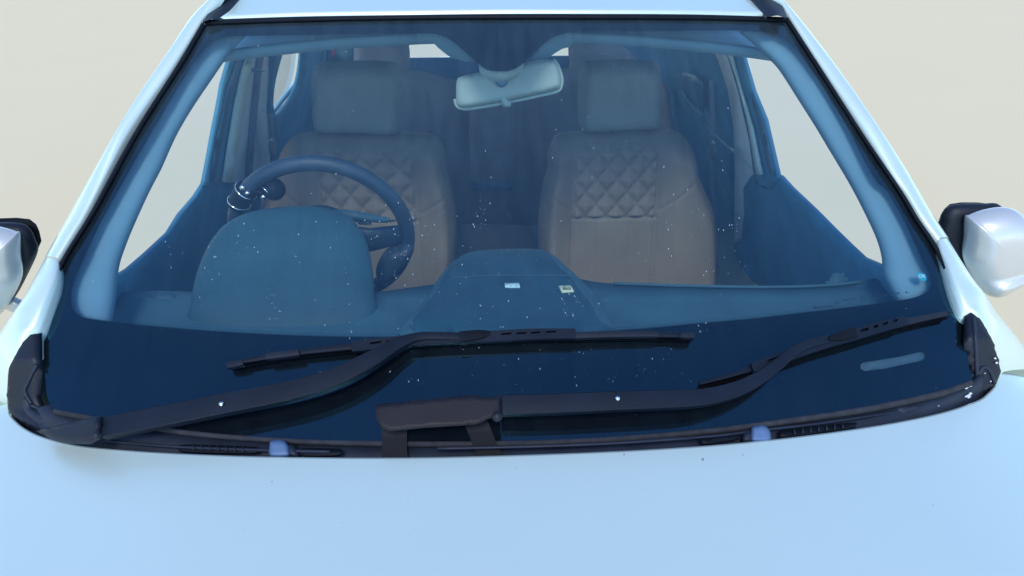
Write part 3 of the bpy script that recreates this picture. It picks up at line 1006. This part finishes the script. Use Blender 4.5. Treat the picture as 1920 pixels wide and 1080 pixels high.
# --- exterior mirrors
MO = [(1807, 483), (1810, 447), (1812, 409), (1820, 404), (1842, 396), (1872, 390), (1898, 391), (1916, 402), (1928, 425), (1933, 455), (1926, 480), (1917, 497), (1903, 517), (1869, 538), (1851, 547), (1838, 545), (1822, 520)]
BO = [(1780, 442), (1785, 420), (1792, 404), (1806, 392), (1833, 388), (1872, 388), (1900, 391), (1912, 430), (1900, 480), (1860, 530), (1835, 540), (1815, 520), (1795, 480)]
mf = ax(1, .34)
def mir_out(L):
    W = [mf(*p) for p in L]
    return [(p[0], p[2]) for p in W]
Ws, Wb = mir_out(MO), mir_out(BO)
for s in (-1, 1):
    fw = lambda x, z, h=0.0: np.array([s*x, .34-h, z])
    def ledge(x, z, d=0):
        zl = 1.178+.28*(x-.95)
        return .016 if z < zl else .016*max(0, 1-(z-zl)/.014)
    dzm = 0 if s > 0 else -.004
    mo = dome('side_mirror', fw, catmull([(q_[0]-(.008 if s < 0 else 0), q_[1]) for q_ in Ws], True, 5), 'mirror_paint', car, H=.05, B=.03, p=3.2, n=22, extra=ledge)
    fb = lambda x, z, h=0.0: np.array([s*x, .375-h, z])
    dome('mirror_bezel', fb, catmull([(q_[0]+(.014 if s < 0 else 0), q_[1]-(.014 if s < 0 else .008)) for q_ in Wb], True, 4), 'plastic', mo, H=.02, B=.018, p=7)
    fm = lambda x, z, h=0.0: np.array([s*x, .396-h, z])
    cx_, cz_ = np.mean([p[0] for p in Wb]), np.mean([p[1] for p in Wb])
    sheet('mirror_glass', fm, [(cx_+(p[0]-cx_)*.8, cz_+(p[1]-cz_)*.8) for p in Wb], 'mglass', mo, step=.02)
    tube('mirror_foot', [(s*.90, .50, 1.0), (s*.93, .46, 1.06), (s*.96, .40, 1.14)], [.026, .024, .024], 'mirror_paint', mo, flat=.6)

# ------------------------------------------------------------------ inside
# floor, firewall, headliner
box('cabin_floor', (0, 1.6, .42), (1.5, 3.0, .04), 'trim_dark', car)
box('bulkhead', (0, .05, .75), (1.5, .04, .62), 'trim_dark', car)
rows = []
for y, z in ((.645, 1.590), (.66, 1.574), (.80, 1.580), (1.2, 1.62), (2.0, 1.63), (2.9, 1.58)):
    rows.append([np.array([x, y+.12*x*x*(1 if y < .9 else 0), z-.05*(x/.6)**2]) for x in [-.62+1.24*k/16 for k in range(17)]])
loft('headliner', rows, 'trim', car, solid=.01)

# inner A pillar trims
TI = {-1: [(470, 66), (440, 95), (396, 158), (363, 207), (333, 259), (307, 318), (285, 360), (259, 417), (241, 461), (227, 505), (222, 560), (215, 610)],
      1: [(1380, 60), (1409, 84), (1442, 115), (1461, 137), (1494, 189), (1527, 241), (1553, 285), (1590, 347), (1620, 405), (1642, 454), (1651, 490), (1655, 525), (1690, 590)]}
TO = {-1: [(383, 46), (352, 100), (318, 152), (285, 205), (252, 262), (222, 315), (198, 360), (166, 415), (142, 460), (122, 505), (105, 560), (95, 630)],
      1: [(1476, 42), (1500, 78), (1520, 108), (1540, 138), (1575, 190), (1608, 240), (1637, 285), (1678, 347), (1713, 405), (1742, 454), (1764, 490), (1780, 525), (1795, 600)]}
for s in (-1, 1):
    A = catmull(TO[s], False, 3)
    B = catmull(TI[s], False, 3)
    sm = side_map(s, .02)
    rows = [[] for _ in range(6)]
    for i, (a, b) in enumerate(zip(A, B)):
        pts_ = [raised(a[0]+(b[0]-a[0])*u, a[1]+(b[1]-a[1])*u, -dd) for u, dd in ((0, .018), (.35, .022), (.65, .03), (.88, .042), (1, .065))]
        for r_, q_ in zip(rows, pts_): r_.append(q_)
        rows[5].append(pts_[4]+np.array([s*.03, .05, -.005]))
    loft('pillar_trim', rows, 'trim', car, sub=1)

# door frame strips seen inside, all on the door plane
def side_part(name, s, poly, m, parent, h=0.0, step=18, inset=0.0, solid=.01, sm=1):
    return sheet(name, side_map(s, inset), poly, m, parent, step=step, h=h, solid=solid)
# left (driver side)
sd = side_part('centre_pillar', -1, [(447, 72), (512, 72), (506, 110), (499, 150), (496, 190), (499, 212), (508, 300), (512, 400), (430, 400), (412, 345), (425, 280), (440, 180), (452, 110)], 'trim_grey', car)
side_part('door_seal', -1, [(418, 95), (462, 80), (455, 110), (443, 190), (428, 290), (418, 345), (365, 345), (374, 300), (382, 255), (393, 200), (401, 155)], 'trim_dark', sd, h=.012)
side_part('painted_door_frame', -1, [(444, 92), (455, 86), (450, 115), (436, 200), (422, 280), (411, 338), (395, 336), (405, 270), (418, 190), (432, 125)], 'green', sd, h=.026, solid=.006)
side_part('window_channel', -1, [(412, 140), (424, 108), (420, 140), (408, 200), (396, 262), (388, 300), (383, 330), (374, 338), (378, 296), (386, 250), (398, 200), (405, 157)], 'teal', sd, h=.022, solid=.004)
side_part('belt_track', -1, [(476, 84), (486, 84), (480, 130), (470, 230), (462, 330), (452, 330), (460, 230), (470, 130)], 'belt', sd, h=.014, solid=.003)
puff('belt_guide', side_map(-1), catmull([(461, 126), (470, 124), (483, 126), (481, 133), (470, 134), (462, 133)], True, 3), 'trim_dark', sd, step=4, r=5, H=.03, B=.0)
# rear door window surround
side_part('rear_door_trim', -1, [(500, 76), (600, 76), (600, 330), (505, 330), (500, 200)], 'trim_dark', car, h=.005)
# right (passenger side)
sd2 = side_part('centre_pillar', 1, [(1330, 74), (1385, 72), (1395, 110), (1412, 180), (1428, 250), (1440, 320), (1445, 400), (1410, 452), (1376, 452), (1378, 330), (1375, 240), (1365, 170), (1345, 110)], 'trim_grey', car)
side_part('door_seal', 1, [(1366, 74), (1403, 80), (1413, 118), (1427, 167), (1450, 222), (1462, 274), (1475, 330), (1460, 350), (1430, 340), (1420, 260), (1400, 170), (1380, 105)], 'trim_dark', sd2, h=.012)
side_part('painted_door_frame', 1, [(1377, 75), (1389, 75), (1400, 125), (1416, 180), (1433, 235), (1446, 300), (1451, 322), (1440, 322), (1432, 270), (1421, 210), (1403, 140), (1388, 100)], 'green', sd2, h=.026, solid=.006)
side_part('window_channel', 1, [(1428, 170), (1450, 225), (1461, 272), (1472, 326), (1462, 320), (1450, 270), (1440, 225), (1430, 190)], 'teal', sd2, h=.022, solid=.004)
side_part('rear_door_trim', 1, [(1170, 40), (1390, 40), (1388, 160), (1392, 430), (1170, 430)], 'trim_dark', car, h=.0, inset=-.02)
# front door cards (below the sill) both sides
DCL = [(372, 341), (355, 367), (326, 400), (304, 435), (259, 476), (228, 502), (195, 522), (195, 600), (300, 600), (480, 560), (480, 350), (430, 340), (400, 335)]
DCR = [(1474, 328), (1494, 350), (1538, 391), (1575, 428), (1605, 457), (1631, 481), (1662, 494), (1700, 520), (1700, 600), (1480, 560), (1420, 525), (1392, 490), (1382, 458), (1400, 446), (1405, 400), (1404, 350), (1420, 326), (1442, 318)]
for s, pl in ((-1, DCL), (1, DCR)):
    dc = sheet('front_door_card', side_map(s, .0), pl, 'trim_dark', car, step=20, h=.006, solid=.010)
    dc['label'] = 'dark inner door panel'
# rear door window panes, near the back
RW = catmull([(529, 85), (542, 84), (556, 86), (557, 100), (553, 135), (545, 165), (534, 187), (522, 203), (511, 213), (506, 205), (504, 185), (508, 150), (516, 118), (522, 98)], True, 3)
# cut the real window opening out of the rear door trim: rebuild it with a hole
for o in [o for o in car.children if o.name.startswith('rear_door_trim')]:
    pass
old = [o for o in bpy.data.objects if o.name == 'rear_door_trim'][0]
bpy.data.objects.remove(old)
rd = sheet('rear_door_trim', side_map(-1), [(496, 40), (690, 40), (690, 330), (505, 330), (494, 200), (498, 140)], 'trim_dark', car, holes=[RW], step=16, bstep=6, h=.005, solid=.01)
sheet('rear_door_window', side_map(-1), RW, 'pane', rd, step=20, h=-.004)
# belts
for pts, s in (([(506, 212), (508, 240), (512, 270), (513, 305)], -1), ([(1334, 150), (1336, 220), (1333, 300), (1337, 400), (1345, 500)], 1)):
    b = loft('seat_belt', [[side_map(s, .05)(a-4, c) for a, c in catmull(pts, False, 4)], [side_map(s, .05)(a+4, c) for a, c in catmull(pts, False, 4)]], 'belt', car, solid=.002)
    bx, by = (511, 280) if s < 0 else (1336, 285)
    puff('belt_tongue', side_map(s, .07), catmull([(bx-6, by-18), (bx+4, by-20), (bx+7, by), (bx, by+12), (bx-7, by+6)], True, 3), 'silver', b, step=4, r=4, H=.006, B=.004)
# rear right window, with a pale strip painted in as its lower-edge highlight
side_part('rear_quarter_window', 1, [(1283, 140), (1300, 132), (1322, 136), (1337, 150), (1337, 206), (1318, 192), (1302, 172), (1294, 158)], 'teal', car, h=.03, solid=.003)
side_part('window_highlight_line', 1, [(1296, 163), (1300, 164), (1308, 178), (1322, 195), (1337, 207), (1337, 213), (1320, 201), (1305, 185)], 'trim', car, h=.034, solid=.003)
# dashboard
dz = lambda z: ax(2, z)
def dash_f(px, py, h=0.0):
    P = plane_map((0, .2, 1.185), (0, -.10, 1))(px, py)
    return P+np.array([0, 0, h])
DO = [(60, 700), (120, 640), (150, 600), (190, 575), (222, 550), (300, 545), (390, 548), (600, 552), (700, 548), (800, 535), (900, 525), (1010, 520), (1080, 522), (1140, 531), (1300, 536), (1450, 538), (1540, 534), (1600, 530), (1655, 523), (1700, 545), (1790, 640), (1820, 710), (1500, 760), (940, 790), (400, 780), (100, 740)]
dash = sheet('dashboard', dash_f, catmull(DO, True, 3), 'dash', car, step=30, bstep=18, solid=.04)
# drop face toward the cabin
E = catmull(DO[4:19], False, 3)
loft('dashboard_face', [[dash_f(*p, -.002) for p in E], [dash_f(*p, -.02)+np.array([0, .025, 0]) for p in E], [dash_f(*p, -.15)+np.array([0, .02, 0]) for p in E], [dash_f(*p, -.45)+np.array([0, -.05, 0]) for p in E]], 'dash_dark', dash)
# passenger-side groove line and air vents
tube('dash_seam', [dash_f(a, b, .003) for a, b in catmull([(1150, 534), (1300, 539), (1450, 541), (1560, 537), (1640, 527)], False, 6)], .003, 'dash', dash, seg=8)
puff('corner_air_vent', dash_f, catmull([(1600, 534), (1630, 527), (1655, 526), (1650, 536), (1622, 540), (1608, 538)], True, 3), 'dash_dark', dash, step=6, r=8, H=.008, B=.004)
puff('corner_air_vent', dash_f, catmull([(276, 553), (300, 548), (332, 553), (322, 560), (290, 560)], True, 3), 'dash_dark', dash, step=6, r=8, H=.010, B=.004)
puff('side_air_vent', dash_f, catmull([(1548, 528), (1575, 520), (1590, 522), (1580, 530), (1560, 534)], True, 3), 'dash', dash, step=6, r=8, H=.02, B=.004)
# centre pod: rises toward the cabin
pod_f = plane_map((0, .50, 1.205), (0, .02, 1))
PD = [(768, 640), (800, 560), (830, 512), (855, 487), (885, 476), (940, 470), (1010, 470), (1035, 477), (1062, 500), (1095, 530), (1125, 565), (1150, 612), (1165, 640)]
pod = puff('centre_pod_surround', pod_f, catmull(PD, True, 4), 'dash', dash, step=12, r=26, H=.016, B=.06)
PD2 = [(786, 640), (815, 565), (842, 515), (862, 494), (888, 484), (940, 479), (1005, 479), (1025, 486), (1048, 510), (1076, 538), (1100, 570), (1125, 615), (1135, 640)]
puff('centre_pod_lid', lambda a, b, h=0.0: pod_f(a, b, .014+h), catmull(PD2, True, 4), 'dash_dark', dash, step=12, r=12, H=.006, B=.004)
tube('lid_seam', [pod_f(a, b, .0215) for a, b in catmull([(850, 541), (900, 538), (980, 536), (1060, 537), (1078, 539)], False, 5)], .0009, 'dash', dash, seg=6)
lf = lambda a, b, h=0.0: pod_f(a, b, .022+h)
sheet('white_tag', lf, [(946, 551.5), (973, 551), (975, 558.5), (974, 559.5), (947, 559)], 'white', dash, step=6, solid=.002)
tagy = sheet('yellow_tag', lf, [(1046, 556.5), (1069, 555.5), (1075.5, 567.5), (1053, 569)], 'yellow', dash, step=6, solid=.002)
text_on('tag_text', lf, 'BAGS', 1062, 563, 6, 0, 'print', dash, .0006, bold=.02)
# instrument hood
hd_f = plane_map((-.38, .42, 1.285), (0, -.50, .86))
HD = [(355, 612), (358, 575), (365, 532), (378, 492), (396, 455), (424, 424), (464, 403), (515, 393), (570, 390), (618, 395), (656, 409), (679, 435), (692, 470), (699, 510), (703, 550), (706, 602), (650, 645), (530, 655), (420, 645)]
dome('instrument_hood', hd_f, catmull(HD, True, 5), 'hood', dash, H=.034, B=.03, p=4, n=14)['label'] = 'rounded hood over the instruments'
# steering wheel
TAU = math.radians(14)
wc = ax(1, .52)(605, 440)
nW = np.array([0, math.cos(TAU), math.sin(TAU)])
uW = np.array([0, -math.sin(TAU), math.cos(TAU)])
xW = np.array([1., 0, 0])
R_ = .172
sw = tube('steering_wheel', [wc+R_*(math.cos(a)*xW+math.sin(a)*uW) for a in [2*math.pi*k/64 for k in range(64)]], .0155, 'wheel', car, seg=14, closed=True, up=tuple(nW))
def wpt(a, r, h=0): return wc+r*(math.cos(math.radians(a))*xW+math.sin(math.radians(a))*uW)+nW*h
for a in (0, 180, 270):
    tube('wheel_spoke', [wpt(a, .05, -.02), wpt(a, .10, -.02), wpt(a, .165, -.002)], [.04, .030, .024], 'wheel', sw, flat=.4, up=tuple(nW))
tube('wheel_hub', [wpt(0, 0, -.05), wpt(0, 0, -.045), wpt(0, 0, 0), wpt(0, 0, .01)], [.04, .075, .075, .05], 'wheel', sw, seg=24)
fW = plane_map(wc+np.array([0, .0, 0]), (0, -1, 0))
puff('wheel_trim', fW, [(672, 399), (690, 402), (698, 407), (696, 422), (671, 417)], 'silver', sw, step=5, r=5, H=.02, B=.005)
puff('wheel_grip', fW, catmull([(722, 470), (745, 458), (770, 452), (776, 470), (757, 500), (715, 530), (705, 505)], True, 4), 'wheel', sw, step=6, r=14, H=.03, B=.02)
puff('control_stalk', ax(1, .47), [(590, 394), (650, 393), (671, 396), (730, 408), (728, 418), (670, 416), (600, 412)], 'dash_dark', sw, step=6, r=8, H=.01, B=.01)
# spinner knob clamped on the rim
def sphere(name, c, r, m, parent, fl=1):
    rows = [[np.array(c)+np.array([r*math.sin(t)*math.cos(a), r*math.sin(t)*math.sin(a)*fl, r*math.cos(t)]) for a in [2*math.pi*k/20 for k in range(20)]] for t in [math.pi*(k+.001)/12.002 for k in range(13)]]
    return loft(name, rows, m, parent, closed=True)
kf = ax(1, .49)
sphere('spinner_knob', kf(514, 355), .022, 'rubber', sw)
ring = [kf(467+a, 345+b) for a, b in catmull([(-17, -14), (-4, -20), (8, -10), (14, 6), (8, 20), (-2, 16), (-12, 4)], True, 4)]
tube('knob_clamp', [wpt(146+2*i, R_+.0) for i in range(-4, 5)], .0205, 'rubber', sw, seg=16, up=tuple(nW))
for da in (-6, 5):
    c0 = wpt(146+da, R_)
    tt = wpt(147+da, R_)-c0
    tt /= np.linalg.norm(tt)
    e1 = np.cross(tt, nW)
    tube('clamp_ring', [c0+.0213*(math.cos(a)*e1+math.sin(a)*nW) for a in [2*math.pi*k/28 for k in range(28)]], .0017, 'chrome', sw, seg=8, closed=True)
for px, py in ((455, 352), (464, 362), (494, 369)):
    sphere('clamp_bolt', ax(1, .475)(px, py), .0055, 'chrome', sw)
tube('clamp_bracket', [kf(468, 350), kf(485, 360), kf(500, 366)], .009, 'rubber', sw)
tube('clamp_band', [ax(1, .47)(494, 352), ax(1, .47)(506, 366)], .0014, 'chrome', sw, seg=6)

# --- front seats
def quilt(x, z, x0, x1, z0, z1, px_=.058, pz=.070, A=.013):
    if not (x0 < x < x1 and z0 < z < z1): return 0
    u = (x/px_+z/pz)
    v = (x/px_-z/pz)
    a = abs(math.sin(math.pi*u))
    b = abs(math.sin(math.pi*v))
    return A*(min(a, b)**.6)-A*.3
SY = 1.13
RS = [(1050, 250), (1034, 264), (1027, 287), (1026, 315), (1019, 338), (1012, 380), (1009, 430), (1012, 490), (1020, 560), (1060, 640), (1200, 660), (1310, 640), (1335, 560), (1341, 480), (1337, 400), (1322, 358), (1308, 325), (1306, 305), (1298, 280), (1280, 254), (1262, 244), (1240, 240), (1160, 244), (1080, 247)]
RH = [(1092, 122), (1100, 114), (1150, 111), (1215, 113), (1232, 118), (1239, 135), (1241, 180), (1239, 225), (1230, 240), (1215, 243), (1110, 247), (1090, 243), (1083, 225), (1083, 180), (1084, 140)]
rc = .06                            # recline
def seat_f(px, py, h=0.0):
    return plane_map((0, SY, 1.24), (0, -1, -.0+.12))(px, py)+np.array([0, -h, 0])
Wseat = [seat_f(*p) for p in catmull(RS, True, 3)]
Whead = [seat_f(*p) for p in catmull(RH, True, 3)]
for s in (1, -1):
    cxs = np.mean([p[0] for p in Whead])
    # both seats are the same shape; the driver's is the mirror image and sits a touch nearer the centre
    dx = 0.0 if s > 0 else -.009
    wide = [.042]
    def sf(x, z, h=0.0):
        xx = x if s > 0 else x-wide[0]*min(1, max(0, (.34-x)/.18))
        return np.array([s*xx+dx, SY+.12*(z-1.24)-h, z])
    o2 = [(p[0], p[2]) for p in Wseat]
    zt = max(p[1] for p in o2)
    xL, xR = .222, .466
    def ex(x, z, d):
        r = 0
        # bolsters
        e_ = max(xL-x, x-xR)
        if z < 1.22:
            if e_ > 0: r += .030*min(1, e_/.05)*min(1, (1.22-z)/.05)
        g_ = abs(x-(xL+.004)), abs(x-(xR-.004))
        r -= .006*max(0, 1-min(g_)/.006)
        r -= .006*max(0, 1-abs(z-1.012)/.006)*(1 if xL < x < xR else 0)
        r += quilt(x, z, xL+.01, xR-.01, 1.017, 1.215)
        if z < 1.0:
            for q in (.30, .388): r -= .0015*max(0, 1-abs(x-q)/.006)
        # curved side seams
        for sd_, bx in ((-1, xL), (1, xR)):
            t = (x-bx)*sd_
            if t > 0: r -= .005*max(0, 1-abs(z-(1.03+t*.9))/.006)
        return r
    seat = puff('front_seat', sf, o2, 'leather', car, step=.0055, r=.05, H=.055, B=.05, extra=ex)
    seat['label'] = 'tan quilted leather seat behind the steering wheel' if s < 0 else 'tan quilted leather passenger seat on the right'
    wide[0] = .022
    hd = puff('headrest', sf, [(p[0], p[2]) for p in Whead], 'leather_head', seat, step=.012, r=.035, H=.06, B=.05)
    for q in (.30, .40):
        tube('headrest_post', [sf(q, 1.20, 0), sf(q, 1.26, 0)], .006, 'chrome', seat)
    box('seat_cushion', (s*.345+dx, .92, .72), (.52, .50, .14), 'leather', seat, bevel=.04)

# --- rear seats
RY = 2.0
rf2 = ax(1, RY)
rs = puff('rear_seat', rf2, catmull([(640, 200), (645, 150), (660, 130), (760, 130), (800, 135), (860, 150), (975, 150), (1000, 140), (1060, 128), (1180, 125), (1240, 150), (1260, 220), (1260, 480), (640, 480)], True, 3), 'leather_rear', car, step=14, r=22, H=.05, B=.05,
          extra=lambda a, b, d: -.02*max(0, 1-abs(a-875)/8)-.03*max(0, 1-abs(a-990)/9)-.008*max(0, 1-abs(b-(250+(a-800)*(-.9)))/4)*(1 if 790 < a < 850 else 0)+(.012*min(abs(math.sin((a+b*.8)*.11)), abs(math.sin((a-b*.8)*.11)))**.5 if 1048 < a < 1100 and b < 260 else 0))
puff('rear_armrest', ax(1, RY-.07), catmull([(882, 160), (962, 160), (967, 190), (966, 330), (963, 354), (950, 357), (895, 357), (886, 350), (881, 300), (879, 200)], True, 3), 'leather_rear', rs, step=12, r=10, H=.03, B=.02)
puff('armrest_end', ax(1, RY-.09), catmull([(888, 338), (960, 338), (962, 352), (950, 357), (896, 357), (887, 351)], True, 3), 'trim_dark', rs, step=8, r=6, H=.02, B=.01)
puff('rear_headrest', ax(1, RY+.02), catmull([(668, 80), (700, 72), (755, 74), (767, 84), (768, 128), (760, 140), (675, 140), (664, 128)], True, 3), 'leather_rear', rs, step=10, r=14, H=.05, B=.04)
puff('rear_headrest', ax(1, RY+.02), catmull([(1070, 90), (1090, 80), (1150, 82), (1175, 92), (1200, 120), (1195, 138), (1075, 138), (1068, 120)], True, 3), 'leather_rear', rs, step=10, r=14, H=.05, B=.04)
puff('rear_cushion', ax(1, RY-.25), catmull([(600, 425), (860, 420), (985, 422), (1250, 430), (1260, 560), (600, 560)], True, 3), 'leather_rear', rs, step=16, r=16, H=.05, B=.05)
# third row / luggage area behind
b3 = sheet('luggage_trim', ax(1, 2.95), [(620, 120), (624, 108), (768, 108), (846, 107), (930, 106), (1068, 104), (1130, 106), (1130, 240), (620, 240)], 'teal', car, step=40, solid=.02)
sheet('rear_side_trim', ax(1, 2.8), [(614, 70), (664, 70), (664, 118), (628, 121), (622, 118), (614, 150)], 'teal', b3, step=20, solid=.02)
sheet('dark_rear_trim', ax(1, 2.78), [(612, 60), (625, 60), (622, 120), (612, 170)], 'trim_dark', b3, step=20, solid=.02)
sheet('right_rear_trim', ax(1, 2.9), [(1064, 60), (1135, 60), (1135, 132), (1070, 125), (1066, 106)], 'leather_rear', b3, step=20, solid=.02)
sheet('red_tag', ax(1, 2.7), [(624, 82), (629, 82), (627, 100), (624, 110), (621, 110), (622, 98)], 'red', b3, step=8, solid=.003)
# --- interior mirror
mm = plane_map((0, .60, 1.49), (0, -1, .15))
MR = [(857, 150), (866, 143), (905, 134), (960, 122), (1010, 112), (1032, 111), (1043, 118), (1051, 145), (1051, 160), (1045, 167), (1000, 178), (940, 190), (880, 201), (862, 200), (856, 192), (855, 170)]
im = puff('rear_view_mirror', mm, catmull(MR, True, 3), 'mirror_shell', car, step=6, r=12, H=.018, B=.010)
RIM = [(853, 186), (856, 198), (866, 204), (884, 204), (950, 193), (1020, 178), (1046, 171), (1053, 162), (1054, 146), (1046, 122), (1038, 112)]
tube('mirror_rim', [mm(*p, -.006) for p in catmull(RIM, False, 5)], .0035, 'mirror_shell', im, seg=10)
puff('dip_lever', lambda a, b, h=0.0: mm(a, b, .008+h), [(936, 179), (950, 177), (952, 185), (957, 187), (958, 197), (956, 200), (944, 201), (941, 196), (938, 186)], 'mirror_shell', im, step=4, r=4, H=.012, B=.006)
puff('mirror_mount', lambda a, b, h=0.0: mm(a, b, .035+h), catmull([(899, 100), (940, 90), (978, 100), (977, 128), (970, 138), (956, 148), (938, 152), (920, 148), (904, 140), (898, 128)], True, 3), 'mirror_shell', im, step=6, r=14, H=.02, B=.02)
puff('mirror_joint', lambda a, b, h=0.0: mm(a, b, .028+h), catmull([(927, 145), (950, 145), (951, 153), (945, 160), (938, 162), (931, 159), (927, 152)], True, 3), 'teal', im, step=4, r=8, H=.012, B=.012)
sheet('rain_sensor_cover', glass_f, catmull([(872, 88), (940, 84), (1012, 88), (985, 110), (962, 124), (939, 128), (915, 123), (895, 108)], True, 3), 'dash_dark', im, step=14, h=-.012, solid=.004)
sheet('overhead_console', ax(1, .66), [(780, 40), (780, 72), (800, 72.5), (812, 76), (822, 86), (838, 99), (847, 105), (872, 112), (1010, 108), (1026, 105), (1040, 95), (1052, 88), (1068, 84), (1072, 72), (1072, 40)], 'trim', car, step=30, solid=.02)
